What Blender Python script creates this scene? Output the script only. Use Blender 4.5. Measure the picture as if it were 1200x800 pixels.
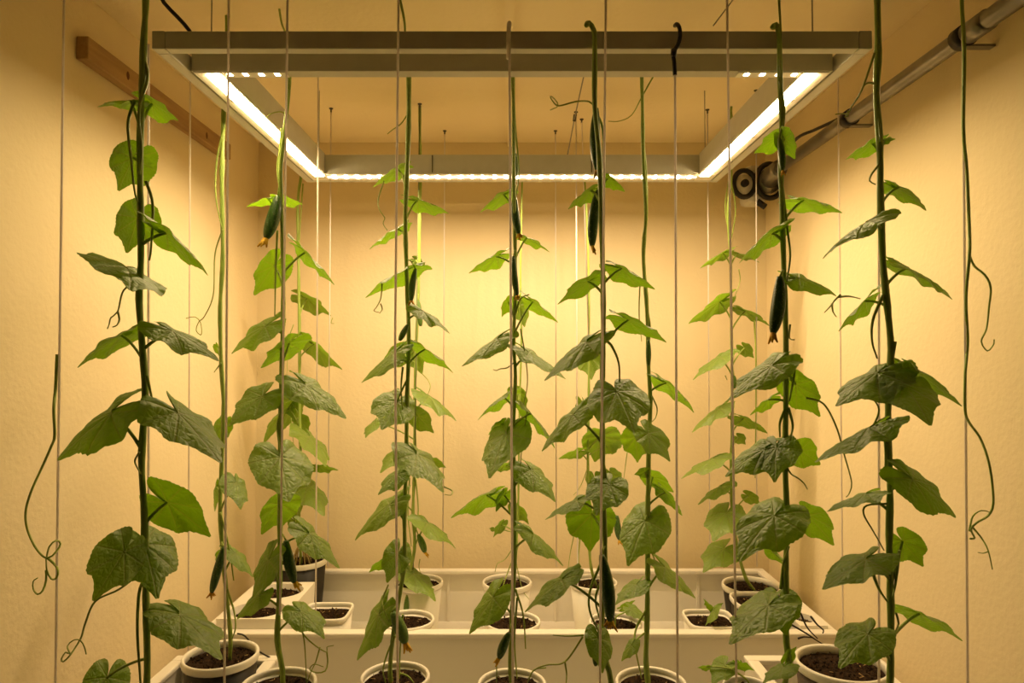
import bpy, bmesh, math, random
import numpy as np
from mathutils import Vector, Matrix

S = bpy.context.scene
for o in list(bpy.data.objects): bpy.data.objects.remove(o)
COL = S.collection
rnd = random.Random(7)

# ------------------------------------------------------------------ camera, world, exposure
CZ = 1.35                                   # camera height above the floor
F = 800.0                                   # focal length in pixels of the 1200 px wide frame
TILT = math.atan(20 / F)
cam = bpy.data.cameras.new('camera'); cam.sensor_width = 36; cam.lens = 24; cam.clip_start = .02
co = bpy.data.objects.new('camera', cam); COL.objects.link(co)
co.location = (0, 0, CZ); co.rotation_euler = (math.pi / 2 + TILT, 0, 0)
S.camera = co
w = bpy.data.worlds.new('world'); S.world = w; w.use_nodes = True
w.node_tree.nodes['Background'].inputs[0].default_value = (1, .7, .4, 1)
w.node_tree.nodes['Background'].inputs[1].default_value = 0.0
S.view_settings.view_transform = 'Standard'; S.view_settings.look = 'None'
S.view_settings.gamma = 1; S.view_settings.use_curve_mapping = False
S.view_settings.exposure = 1.42
LED_COL = (1.0, .74, .36)
LED_POWER = 62.0                            # the strips give all the light in the room
CHIP_POWER = 360.0
S.cycles.max_bounces = 10; S.cycles.diffuse_bounces = 7; S.cycles.transmission_bounces = 6
S.cycles.sample_clamp_indirect = 6
S.cycles.use_denoising = True

FW = Vector((0, math.cos(TILT), math.sin(TILT))); UP = Vector((0, -math.sin(TILT), math.cos(TILT)))
def P(px, py, d):
    """the place at distance d (metres along the room) that the photograph shows at px, py"""
    v = FW + Vector(((px - 600) / F, 0, 0)) + UP * ((400 - py) / F)
    return Vector((0, 0, CZ)) + v * (d / v.y)

# ------------------------------------------------------------------ materials
def mat(name):
    m = bpy.data.materials.new(name); m.use_nodes = True
    nt = m.node_tree; nt.nodes.clear()
    return m, nt, nt.nodes.new('ShaderNodeOutputMaterial')
def N(nt, t, **k):
    n = nt.nodes.new(t)
    for a, v in k.items(): setattr(n, a, v)
    return n
def plain(name, c, rough=.5, spec=.5, metal=0, c2=None, nscale=8, bump=0, bscale=60, stretch=None, sub=0):
    m, nt, out = mat(name)
    b = N(nt, 'ShaderNodeBsdfPrincipled'); nt.links.new(b.outputs[0], out.inputs[0])
    b.inputs['Roughness'].default_value = rough; b.inputs['Metallic'].default_value = metal
    b.inputs['Specular IOR Level'].default_value = spec
    b.inputs['Base Color'].default_value = (*c, 1)
    tc = N(nt, 'ShaderNodeTexCoord'); src = tc.outputs['Object']
    if stretch:
        mp = N(nt, 'ShaderNodeMapping'); mp.inputs['Scale'].default_value = stretch
        nt.links.new(src, mp.inputs[0]); src = mp.outputs[0]
    if c2:
        n = N(nt, 'ShaderNodeTexNoise'); n.inputs['Scale'].default_value = nscale; n.inputs['Detail'].default_value = 5
        nt.links.new(src, n.inputs['Vector'])
        r = N(nt, 'ShaderNodeValToRGB'); r.color_ramp.elements[0].position = .35; r.color_ramp.elements[1].position = .65
        r.color_ramp.elements[0].color = (*c, 1); r.color_ramp.elements[1].color = (*c2, 1)
        nt.links.new(n.outputs['Fac'], r.inputs[0]); nt.links.new(r.outputs[0], b.inputs['Base Color'])
    if bump:
        n2 = N(nt, 'ShaderNodeTexNoise'); n2.inputs['Scale'].default_value = bscale; n2.inputs['Detail'].default_value = 4
        nt.links.new(src, n2.inputs['Vector'])
        bp = N(nt, 'ShaderNodeBump'); bp.inputs['Strength'].default_value = bump; bp.inputs['Distance'].default_value = .004
        nt.links.new(n2.outputs['Fac'], bp.inputs['Height']); nt.links.new(bp.outputs[0], b.inputs['Normal'])
    return m
def emit(name, c, s):
    m, nt, out = mat(name)
    e = N(nt, 'ShaderNodeEmission'); e.inputs[0].default_value = (*c, 1); e.inputs[1].default_value = s
    nt.links.new(e.outputs[0], out.inputs[0]); return m

M = {}
M['wall'] = plain('cream_wall_paint', (.80, .685, .455), .75, .2, c2=(.77, .655, .42), nscale=2.5, bump=.24, bscale=90)
M['dark_wall'] = plain('low_bounce_dark', (.10, .085, .07), .7, .2)  # dark colour chosen so the unseen wall returns little light
M['bench_top_grey'] = plain('grey_bench_laminate', (.36, .33, .28), .6, .3)
M['ceiling'] = plain('ceiling_paint', (.90, .785, .54), .8, .2, c2=(.87, .75, .505), nscale=3, bump=.3, bscale=70)
M['floor'] = plain('grey_floor', (.10, .09, .08), .6, .3, c2=(.075, .068, .06), nscale=6)
M['alu'] = plain('painted_aluminium', (.56, .55, .50), .42, .5, c2=(.53, .52, .47), nscale=30, bump=.05, bscale=200)
M['reflector'] = plain('white_reflector', (.82, .80, .74), .3, .5)
M['wood'] = plain('pine_batten', (.44, .28, .12), .6, .3, c2=(.34, .20, .08), nscale=5, stretch=(18, 1.2, 18), bump=.2, bscale=20)
M['knot'] = plain('wood_knot', (.12, .05, .02), .7, .2)
M['white'] = plain('white_plastic', (.80, .77, .70), .42, .4, c2=(.77, .735, .66), nscale=4, bump=.05, bscale=40)
M['pot_white'] = plain('pot_white_plastic', (.80, .78, .71), .4, .45, c2=(.76, .735, .66), nscale=10)
M['pot_black'] = plain('pot_black_plastic', (.012, .010, .009), .45, .4, c2=(.018, .015, .013), nscale=20)
M['pot_brown'] = plain('pot_brown_plastic', (.075, .050, .036), .5, .4, c2=(.055, .038, .028), nscale=14)
M['soil'] = plain('potting_soil', (.014, .008, .004), .95, .1, c2=(.038, .021, .010), nscale=120, bump=1, bscale=160)
M['crumb'] = plain('soil_crumb', (.05, .028, .014), .95, .1, c2=(.012, .007, .004), nscale=300)
M['twig'] = plain('straw_bit', (.42, .28, .12), .8, .2)
M['cord_green'] = plain('green_cord', (.16, .20, .07), .6, .3)
M['black'] = plain('black_rubber', (.02, .017, .015), .5, .4)
M['steel'] = plain('galvanised_steel', (.27, .255, .23), .33, .5, metal=.7, c2=(.20, .19, .175), nscale=14)
M['fanwhite'] = plain('fan_white_plastic', (.62, .60, .55), .4, .5)
M['screw'] = plain('dark_screw', (.10, .09, .08), .5, .5, metal=.5)
M['wire'] = plain('grey_wire', (.30, .28, .25), .5, .4)
M['flower'] = plain('withered_yellow_blossom', (.85, .55, .06), .7, .2, c2=(.55, .27, .03), nscale=60)
M['root'] = plain('pale_root', (.50, .38, .18), .75, .2, c2=(.34, .26, .09), nscale=40)
M['led'] = emit('led_band', (1, .74, .42), 1.1)
M['led_side'] = emit('led_band_side', LED_COL, LED_POWER * .40)
M['chip'] = emit('led_chip', (1, .70, .40), CHIP_POWER)
M['chip_front'] = emit('led_chip_front', (1, .72, .37), 60)

def plant_mat(name, c, c2, trans, tcol, rough=.5, spec=.35, stretch=None, ns=30, speckle=None):
    m, nt, out = mat(name)
    b = N(nt, 'ShaderNodeBsdfPrincipled'); b.inputs['Roughness'].default_value = rough
    b.inputs['Specular IOR Level'].default_value = spec
    tc = N(nt, 'ShaderNodeTexCoord'); src = tc.outputs['Object']
    n = N(nt, 'ShaderNodeTexNoise'); n.inputs['Scale'].default_value = ns; n.inputs['Detail'].default_value = 3
    if stretch:
        mp = N(nt, 'ShaderNodeMapping'); mp.inputs['Scale'].default_value = stretch
        nt.links.new(src, mp.inputs[0]); src = mp.outputs[0]
    nt.links.new(src, n.inputs['Vector'])
    r = N(nt, 'ShaderNodeValToRGB'); r.color_ramp.elements[0].position = .35; r.color_ramp.elements[1].position = .65
    r.color_ramp.elements[0].color = (*c, 1); r.color_ramp.elements[1].color = (*c2, 1)
    nt.links.new(n.outputs['Fac'], r.inputs[0]); col = r.outputs[0]
    if speckle:
        v = N(nt, 'ShaderNodeTexVoronoi'); v.inputs['Scale'].default_value = 260
        nt.links.new(tc.outputs['Object'], v.inputs['Vector'])
        rr = N(nt, 'ShaderNodeValToRGB'); rr.color_ramp.elements[0].color = (1, 1, 1, 1); rr.color_ramp.elements[0].position = .12
        rr.color_ramp.elements[1].color = (0, 0, 0, 1); rr.color_ramp.elements[1].position = .3
        nt.links.new(v.outputs['Distance'], rr.inputs[0])
        mx = N(nt, 'ShaderNodeMixRGB'); mx.inputs[2].default_value = (*speckle, 1)
        nt.links.new(rr.outputs[0], mx.inputs[0]); nt.links.new(col, mx.inputs[1]); col = mx.outputs[0]
        bp = N(nt, 'ShaderNodeBump'); bp.inputs['Strength'].default_value = .6; bp.inputs['Distance'].default_value = .001
        nt.links.new(rr.outputs[0], bp.inputs['Height']); nt.links.new(bp.outputs[0], b.inputs['Normal'])
    nt.links.new(col, b.inputs['Base Color'])
    if trans:
        t = N(nt, 'ShaderNodeBsdfTranslucent'); t.inputs[0].default_value = (*tcol, 1)
        mix = N(nt, 'ShaderNodeMixShader'); mix.inputs[0].default_value = trans
        nt.links.new(b.outputs[0], mix.inputs[1]); nt.links.new(t.outputs[0], mix.inputs[2]); nt.links.new(mix.outputs[0], out.inputs[0])
    else: nt.links.new(b.outputs[0], out.inputs[0])
    return m
M['stem'] = plant_mat('vine_stem', (.23, .34, .055), (.32, .43, .085), 0, None, .5, .4, (60, 60, 4), 6)
M['cord'] = plant_mat('white_cord', (.86, .83, .79), (.82, .78, .74), .5, (.86, .80, .74), .45, .4, None, 200)
M['tendril'] = plant_mat('tendril_green', (.24, .32, .06), (.34, .40, .10), 0, None, .5, .3)
M['petiole'] = plant_mat('leaf_stalk', (.24, .34, .05), (.33, .42, .09), 0, None, .5, .3)
M['cucumber'] = plant_mat('cucumber_skin', (.026, .075, .010), (.05, .12, .016), 0, None, .33, .5, (70, 70, 5), 3, (.12, .20, .05))
M['cucumber_pale'] = plant_mat('young_cucumber_skin', (.07, .15, .02), (.11, .20, .035), 0, None, .4, .4, (70, 70, 5), 3, (.17, .25, .07))

def leaf_material():
    m, nt, out = mat('cucumber_leaf')
    L = nt.links.new
    def math_(op, a, b=None, c=None):
        n = N(nt, 'ShaderNodeMath', operation=op)
        for i, v in enumerate((a, b, c)):
            if v is None: continue
            if isinstance(v, (int, float)): n.inputs[i].default_value = v
            else: L(v, n.inputs[i])
        return n.outputs[0]
    uv = N(nt, 'ShaderNodeUVMap'); sep = N(nt, 'ShaderNodeSeparateXYZ'); L(uv.outputs[0], sep.inputs[0])
    x, y = sep.outputs[0], sep.outputs[1]
    r = math_('SQRT', math_('ADD', math_('MULTIPLY', x, x), math_('MULTIPLY', y, y)))
    th = math_('ABSOLUTE', math_('ARCTAN2', y, x))
    d = None
    for a in (0, .72, 1.5, 2.35):
        di = math_('MULTIPLY', math_('ABSOLUTE', math_('SUBTRACT', th, a)), r)
        d = di if d is None else math_('MINIMUM', d, di)
    main = N(nt, 'ShaderNodeMapRange', interpolation_type='SMOOTHSTEP')
    L(d, main.inputs[0]); main.inputs[1].default_value = .006; main.inputs[2].default_value = .026
    main.inputs[3].default_value = 1; main.inputs[4].default_value = 0
    vor = N(nt, 'ShaderNodeTexVoronoi', feature='DISTANCE_TO_EDGE'); vor.inputs['Scale'].default_value = 9
    L(uv.outputs[0], vor.inputs['Vector'])
    net = N(nt, 'ShaderNodeMapRange', interpolation_type='SMOOTHSTEP')
    L(vor.outputs['Distance'], net.inputs[0]); net.inputs[1].default_value = 0; net.inputs[2].default_value = .10
    net.inputs[3].default_value = 1; net.inputs[4].default_value = 0
    vein = math_('MAXIMUM', main.outputs[0], math_('MULTIPLY', net.outputs[0], .28))
    info = N(nt, 'ShaderNodeObjectInfo')
    noise = N(nt, 'ShaderNodeTexNoise'); noise.inputs['Scale'].default_value = 5; noise.inputs['Detail'].default_value = 4
    L(uv.outputs[0], noise.inputs['Vector'])
    f = math_('ADD', math_('MULTIPLY', noise.outputs[0], .6), math_('MULTIPLY', info.outputs['Random'], .5))
    def mixc(fac, a, b):
        n = N(nt, 'ShaderNodeMixRGB')
        if isinstance(fac, float): n.inputs[0].default_value = fac
        else: L(fac, n.inputs[0])
        for i, v in ((1, a), (2, b)):
            if isinstance(v, tuple): n.inputs[i].default_value = (*v, 1)
            else: L(v, n.inputs[i])
        return n.outputs[0]
    top = mixc(f, (.145, .225, .036), (.205, .285, .055))
    top = mixc(vein, top, (.23, .30, .065))
    bot = mixc(f, (.13, .22, .03), (.18, .27, .045))
    bot = mixc(vein, bot, (.26, .33, .06))
    geo = N(nt, 'ShaderNodeNewGeometry')
    col = mixc(geo.outputs['Backfacing'], top, bot)
    tcol = mixc(f, (.23, .47, .004), (.32, .58, .006))
    tcol = mixc(vein, tcol, (.24, .38, .012))
    b = N(nt, 'ShaderNodeBsdfPrincipled'); b.inputs['Roughness'].default_value = .43; b.inputs['Specular IOR Level'].default_value = .65
    L(col, b.inputs['Base Color'])
    h = math_('SUBTRACT', math_('MULTIPLY', vor.outputs['Distance'], 1.2), math_('MULTIPLY', main.outputs[0], .35))
    bp = N(nt, 'ShaderNodeBump'); bp.inputs['Strength'].default_value = .4; bp.inputs['Distance'].default_value = .006
    L(h, bp.inputs['Height']); L(bp.outputs[0], b.inputs['Normal'])
    t = N(nt, 'ShaderNodeBsdfTranslucent'); L(tcol, t.inputs[0])
    mix = N(nt, 'ShaderNodeMixShader'); mix.inputs[0].default_value = .38
    L(b.outputs[0], mix.inputs[1]); L(t.outputs[0], mix.inputs[2]); L(mix.outputs[0], out.inputs[0])
    return m
M['leaf'] = leaf_material()

# ------------------------------------------------------------------ mesh helpers
class MB:
    def __init__(self): self.v = []; self.f = []
    def add(self, vs, fs):
        o = len(self.v); self.v += [tuple(p) for p in vs]; self.f += [tuple(i + o for i in q) for q in fs]; return self
    def box(self, a, b):
        (x0, y0, z0), (x1, y1, z1) = a, b
        return self.add([(x0,y0,z0),(x1,y0,z0),(x1,y1,z0),(x0,y1,z0),(x0,y0,z1),(x1,y0,z1),(x1,y1,z1),(x0,y1,z1)],
            [(0,3,2,1),(4,5,6,7),(0,1,5,4),(1,2,6,5),(2,3,7,6),(3,0,4,7)])
    def tube(self, pts, rad, sides=8, cap=True):
        pts = [Vector(p) for p in pts]; n = len(pts)
        rf = rad if callable(rad) else (lambda t: rad)
        tan = [(pts[min(i + 1, n - 1)] - pts[max(i - 1, 0)]).normalized() for i in range(n)]
        nrm = tan[0].orthogonal().normalized(); vs = []; fs = []
        for i in range(n):
            nrm = (nrm - tan[i] * nrm.dot(tan[i]))
            nrm = nrm.normalized() if nrm.length > 1e-6 else tan[i].orthogonal().normalized()
            bn = tan[i].cross(nrm); r = rf(i / (n - 1))
            for k in range(sides):
                a = 2 * math.pi * k / sides
                vs.append(pts[i] + (nrm * math.cos(a) + bn * math.sin(a)) * r)
        for i in range(n - 1):
            for k in range(sides):
                a = i * sides + k; b = i * sides + (k + 1) % sides
                fs.append((a, b, b + sides, a + sides))
        if cap:
            fs.append(tuple(range(sides - 1, -1, -1))); fs.append(tuple((n - 1) * sides + k for k in range(sides)))
        return self.add(vs, fs)
    def lathe(self, prof, c=(0, 0, 0), sides=36, sq=0.0):
        """profile (r, z) turned about z; sq > 0 squares the ring into a rounded square"""
        vs = []; fs = []; n = len(prof)
        for r, z in prof:
            for k in range(sides):
                a = 2 * math.pi * k / sides; s = 1.0
                if sq:
                    e = 2 + 6 * sq; s = (abs(math.cos(a)) ** e + abs(math.sin(a)) ** e) ** (-1 / e)
                vs.append((c[0] + r * s * math.cos(a), c[1] + r * s * math.sin(a), c[2] + z))
        for i in range(n - 1):
            for k in range(sides):
                a = i * sides + k; b = i * sides + (k + 1) % sides
                fs.append((a, b, b + sides, a + sides))
        return self.add(vs, fs)
    def build(self, name, m, parent=None, smooth=True, bevel=0):
        me = bpy.data.meshes.new(name); me.from_pydata(self.v, [], self.f); me.update()
        if smooth: me.shade_smooth()
        me.materials.append(M[m] if isinstance(m, str) else m)
        o = bpy.data.objects.new(name, me); COL.objects.link(o)
        if parent: o.parent = parent; o.matrix_parent_inverse = parent_inv(parent)
        if bevel:
            me.shade_flat(); b = o.modifiers.new('bevel', 'BEVEL'); b.width = bevel; b.segments = 2; b.limit_method = 'ANGLE'
        return o
def parent_inv(p):
    """all part meshes are built in world coordinates; only the Empty at the thing's base is moved"""
    return Matrix.Translation(-Vector(p.location)) if p.parent is None else Matrix.Identity(4)
def tag(o, label, cat, group=None):
    o['label'] = label; o['category'] = cat
    if group: o['group'] = group
    return o
def thing(name, loc, label, cat, group=None):
    o = bpy.data.objects.new(name, None); COL.objects.link(o); o.location = loc; o.empty_display_size = .05
    return tag(o, label, cat, group)
def smooth_path(pts, step=.012):
    """Catmull-Rom through pts, resampled"""
    pts = [Vector(p) for p in pts]
    if len(pts) == 2:
        n = max(2, int((pts[1] - pts[0]).length / step)); return [pts[0].lerp(pts[1], i / n) for i in range(n + 1)]
    out = []; q = [pts[0] * 2 - pts[1]] + pts + [pts[-1] * 2 - pts[-2]]
    for i in range(1, len(q) - 2):
        a, b, c, d = q[i - 1], q[i], q[i + 1], q[i + 2]
        n = max(2, min(60, int((c - b).length / step)))
        for k in range(n):
            t = k / n
            out.append(.5 * ((2 * b) + (c - a) * t + (2 * a - 5 * b + 4 * c - d) * t * t + (3 * b - a - 3 * c + d) * t ** 3))
    out.append(pts[-1]); return out
def struct(o): o['kind'] = 'structure'; return o

# ------------------------------------------------------------------ the room
HC = .736; WX = .863; YB = 2.31; YF = -2.6; YO = .55              # YF unseen dark wall, YO where the side walls stop; both cut bounced light
ZC = CZ + HC; ZT = .49                       # ceiling; top of the bench
T = .08
struct(MB().box((-WX - T, YO, 0), (-WX, YB, ZC)).build('wall_left', 'wall', smooth=False))
struct(MB().box((WX, YO, 0), (WX + T, YB, ZC)).build('wall_right', 'wall', smooth=False))
struct(MB().box((-WX - T, YB, 0), (WX + T, YB + T, ZC)).build('wall_back', 'wall', smooth=False))
struct(MB().box((-2.2, YF - T, 0), (2.2, YF, ZC + .3)).build('wall_front', 'dark_wall', smooth=False))
struct(MB().box((-2.2, YF - T, -T), (2.2, YB + T, 0)).build('floor', 'floor', smooth=False))
ceil = struct(MB().box((-WX - T, YO, ZC + .012), (WX + T, YB + T, ZC + T)).build('ceiling', 'ceiling', smooth=False))
for x0, x1 in ((-WX, -.001), (.001, WX)):
    for y0, y1 in ((YO, .95), (.953, YB)):
        MB().box((x0, y0, ZC), (x1, y1, ZC + .0118)).build('ceiling_panel', 'ceiling', ceil, smooth=False)
MB().box((-.016, YO, ZC - .014), (.004, YB - .001, ZC + .0002)).build('seam_strip', 'ceiling', ceil, smooth=False)

# ------------------------------------------------------------------ LED frame
def zz(h): return CZ + h
frame = thing('led_light_frame', (0, 1.5, zz(.5)), 'rectangular aluminium frame with glowing LED strips hung under the ceiling', 'grow light')
x0, x1, y0, y1 = -.582, .582, 1.09, 1.925
zb, zt = zz(.50), zz(.529); rw = .020
for a, b in (((x0 + .022, y0, zb), (x1 - .022, y0 + rw, zt)), ((x0, y0 + rw, zb), (x0 + rw, y1 - rw, zt)), ((x1 - rw, y0 + rw, zb), (x1, y1 - rw, zt)), ((x0 + .022, y1 - rw, zb), (x1 - .022, y1, zt))):
    MB().box(a, b).build('frame_rail', 'alu', frame, bevel=.0015)
for x in (x0, x1 - .0215):
    for y in (y0 - .0005, y1 - rw):
        MB().box((x, y, zb - .0005), (x + .0215, y + rw, zt + .0005)).build('corner_cap', 'alu', frame, bevel=.002)
sx = .5585; iw = .052; sh = .055
yf0, yf1, yb0, yb1 = 1.176, 1.203, 1.835, 1.903
# front bar, back bar and two side bars: channels open below with a white reflector floor
for a, b in (((-sx, yf0, zz(.500)), (sx, yf1, zz(.547))), ((-sx, yb0, zz(.500)), (sx, yb1, zz(.552))),
             ((-sx, yf1 + .001, zz(.500)), (-sx + iw, yb0 - .001, zz(.500) + sh)), ((sx - iw, yf1 + .001, zz(.500)), (sx, yb0 - .001, zz(.500) + sh))):
    MB().box(a, b).build('lamp_bar', 'alu', frame, bevel=.0012)
zr = zz(.4985)
for s in (-1, 1):
    a, b = sorted((s * (sx - .003), s * (sx - iw + .003)))
    p = MB().box((a, yf0 + .004, zr), (b, yb1 - .004, zr + .0018)).build('reflector_panel', 'reflector', frame, smooth=False)
    a, b = sorted((s * (sx - iw + .006), s * (sx - iw + .031)))
    MB().box((a, yf0 + .012, zr - .0022), (b, yb0 + .015, zr - .0002)).build('led_band', 'led_side', p, smooth=False)
    for y in (1.30, 1.52, 1.74):
        MB().box((s * (sx - .018) - .003, y, zr - .0015), (s * (sx - .018) + .003, y + .012, zr)).build('clip', 'alu', p, smooth=False)
p = MB().box((-sx + iw, yb0 + .004, zr), (sx - iw, yb1 - .004, zr + .0018)).build('reflector_panel', 'reflector', frame, smooth=False)
bb = MB().box((-sx + iw, yb0 + .022, zr - .0022), (sx - iw, yb0 + .034, zr - .0002)).build('led_band', 'led', p, smooth=False)
n = 32
for i in range(n):
    x = -sx + iw + .02 + i * (2 * (sx - iw) - .04) / (n - 1)
    z = zr - .0024; p2 = MB().add([(x - .0042, yb0 + .020, z), (x - .0042, yb0 + .036, z), (x + .0042, yb0 + .036, z), (x + .0042, yb0 + .020, z)], [(0, 1, 2, 3)])
    p2.build('led_chip', 'chip', p, smooth=False)
for s in (-1, 1):
    a, b = sorted((s * .395, s * (sx - iw)))
    p = MB().box((a, yf0 + .003, zr), (b, yf1 - .003, zr + .0018)).build('reflector_panel', 'reflector', frame, smooth=False)
    for i in range(4):
        x = s * (.40 + .012 + i * .028); z = zr - .0003; q = MB().add([(x - .004, yf0 + .007, z), (x - .004, yf0 + .016, z), (x + .004, yf0 + .016, z), (x + .004, yf0 + .007, z)], [(0, 1, 2, 3)])
        q.build('led_chip', 'chip_front', p, smooth=False)
for x, y in ((-.53, 1.19), (.53, 1.19), (-.53, 1.86), (.53, 1.86)):
    MB().tube([(x, y, zz(.545)), (x, y, ZC)], .0012, 6).build('hanging_wire', 'wire', frame)
for x in (-.2155, .005, .2155):   # plate joints on the back bar
    MB().box((x - .0012, yb0 - .0012, zz(.503)), (x + .0012, yb0 + .001, zz(.550))).build('bar_joint', 'screw', frame, smooth=False)

# ------------------------------------------------------------------ wall fittings
bt = thing('wood_batten', (-.845, 1.6, zz(.6)), 'knotty pine batten fixed along the left wall below the ceiling', 'wood beam')
MB().box((-WX + .0005, 1.335, zz(.592)), (-.838, 2.02, zz(.638))).build('batten_board', 'wood', bt, bevel=.002)
for y, z in ((1.475, .617), (1.86, .612)):
    k = MB().lathe([(0, .0012), (.0045, .001), (.006, 0)], (0, 0, 0), 12).build('wood_knot', 'knot', bt)
    k.matrix_parent_inverse = Matrix.Identity(4)
    k.location = Vector((-.838, y, zz(z))) - Vector(bt.location); k.rotation_euler = (0, math.pi / 2, 0); k.scale = (1.6, 1, 1)

pipe = thing('steel_conduit_pipe', (.81, 1.5, zz(.575)), 'long grey metal pipe clamped along the right wall under the ceiling', 'pipe')
PX, PZ = .812, zz(.578)
MB().tube([(PX, .3, PZ), (PX, 1.2, PZ), (PX, 1.62, PZ), (PX, 2.1, PZ)], .0165, 20).build('pipe', 'steel', pipe)
for y in (1.215, 1.63):
    MB().tube([(PX, y - .012, PZ), (PX, y + .012, PZ)], .0205, 20).build('pipe_clamp', 'black', pipe)
    MB().box((PX, y - .012, PZ - .0215), (WX - .001, y + .004, PZ - .0175)).build('clamp_bracket', 'steel', pipe, smooth=False)
MB().tube([(PX, 1.15, PZ), (PX, 1.2, PZ)], .0190, 20).build('pipe_coupling', 'steel', pipe)

# fan in the far right corner: housing, two black round intakes with hubs, pipe flange
fc = P(886, 216, 2.2)
fan = thing('corner_fan', fc, 'white and black twin intake fan in the far right corner where the pipe ends', 'fan')
MB().box((fc.x - .035, fc.y - .02, fc.z - .062), (fc.x + .03, fc.y + .07, fc.z + .06)).build('housing', 'fanwhite', fan, bevel=.016)
def ring(name, c, R, r, parent, m, sq=1.0):
    pts = [(c[0] + R * math.cos(a), c[1], c[2] + R * sq * math.sin(a)) for a in [2 * math.pi * i / 28 for i in range(29)]]
    return MB().tube(pts, r, 8, cap=False).build(name, m, parent)
for dx, dz, R in ((-.048, -.005, .034), (.034, .004, .044)):
    c = (fc.x + dx, fc.y - .028, fc.z + dz)
    rg = ring('intake_ring', c, R, .0085, fan, 'black', 1.25)
    MB().tube([(c[0], c[1] + .03, c[2]), (c[0], c[1] - .002, c[2])], R * .86, 24).build('intake_plate', 'fanwhite' if dx < 0 else 'steel', rg)
    MB().tube([(c[0], c[1] - .002, c[2]), (c[0], c[1] - .012, c[2])], R * .36, 20).build('hub', 'black', rg)
MB().tube([(fc.x - .004, fc.y - .02, fc.z - .06), (fc.x + .022, fc.y - .02, fc.z - .078)], .010, 12).build('foot', 'black', fan)
MB().tube(smooth_path([(PX, 2.06, PZ), (PX - .004, 2.12, PZ - .006), (fc.x + .035, fc.y - .03, fc.z + .006)]), .026, 18).build('duct_neck', 'steel', fan)

tag(MB().tube(smooth_path([P(1012, 122, 1.62), P(985, 138, 1.68), P(955, 152, 1.78), P(934, 162, 1.84), P(915, 185, 1.95)]), .0042, 8).build('power_cable', 'black'),
    'black cable running from the right wall pipe to the lamp frame', 'cable')
tag(MB().tube(smooth_path([P(184, -14, 1.13), P(192, 3, 1.14), P(208, 20, 1.15), P(222, 36, 1.16), P(228, 52, 1.165)]), .0034, 8).build('power_cable', 'black'),
    'black cable dropping from the ceiling to the top left frame corner', 'cable')
tag(MB().tube([P(836, 30, 1.25), P(868, -12, 1.35)], .0013, 6).build('hanging_wire', 'wire'), 'thin slanting wire above the frame right of the black hook', 'wire')
sl = thing('knotted_cord', P(690, 60, 1.9), 'thin grey knotted cord slanting behind the frame left of the central hanging cucumber', 'cord')
MB().tube([P(704, -4, 1.4), P(690, 62, 1.62), P(673, 140, 1.98), P(665, 182, 2.05)], .0018, 6).build('cord', 'wire', sl)
MB().tube([P(674, 134, 1.975), P(673, 142, 1.985)], .005, 8).build('knot', 'screw', sl)

# ------------------------------------------------------------------ bench and troughs
bench = thing('plant_bench', (0, 1.5, 0), 'grey topped bench carrying every trough and pot', 'table')
MB().box((-.855, .78, ZT - .03), (.855, 2.30, ZT)).build('bench_top', 'bench_top_grey', bench, bevel=.004)
for x in (-.82, .82):
    for y in (.82, 2.26): MB().box((x - .025, y - .025, 0), (x + .025, y + .025, ZT - .03)).build('leg', 'white', bench, bevel=.003)
RZ = CZ - .68
def trough(name, xa, xb, ya, yb, z1, label, sides='lrfb', rim=.028, ribs=()):
    t = thing(name, ((xa + xb) / 2, (ya + yb) / 2, ZT), label, 'trough')
    k = .010; z0 = ZT + .001
    MB().box((xa + k, ya + k, z0), (xb - k, yb - k, z0 + .012)).build('bottom', 'white', t, smooth=False)
    for c, (a, b) in {'f': ((xa, ya), (xb, ya + k)), 'b': ((xa, yb - k), (xb, yb)), 'l': ((xa, ya + k), (xa + k, yb - k)), 'r': ((xb - k, ya + k), (xb, yb - k))}.items():
        if c in sides: MB().box((*a, z0), (*b, z1 - .001)).build('side_wall', 'white', t, smooth=False)
    m = MB()
    R = {'f': ((xa - .004, ya - .004), (xb + .004, ya + rim)), 'b': ((xa - .004, yb - rim), (xb + .004, yb)), 'l': ((xa - .004, ya + rim), (xa + rim * .8, yb - rim)), 'r': ((xb - rim * .8, ya + rim), (xb + .004, yb - rim))}
    for c, (a, b) in R.items():
        if c in sides: MB().box((*a, z1 - .012), (*b, z1)).build('rim', 'white', t, bevel=.003)
    for x in ribs: MB().box((x - .004, yb - k - .006, z0), (x + .004, yb - k, z1 - .012)).build('rib', 'white', t, smooth=False)
    return t
trough('back_planter_trough', -.775, .81, 1.71, 2.235, RZ, 'long white trough across the back wall holding two rows of pots', ribs=(-.205, .14, .60))
trough('side_planter_trough', -.765, -.537, .80, 1.585, RZ, 'white side trough along the left wall with a black pot in it')
trough('side_planter_trough', .535, .815, .80, 1.585, RZ, 'white side trough along the right wall behind the brown pot')

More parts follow.
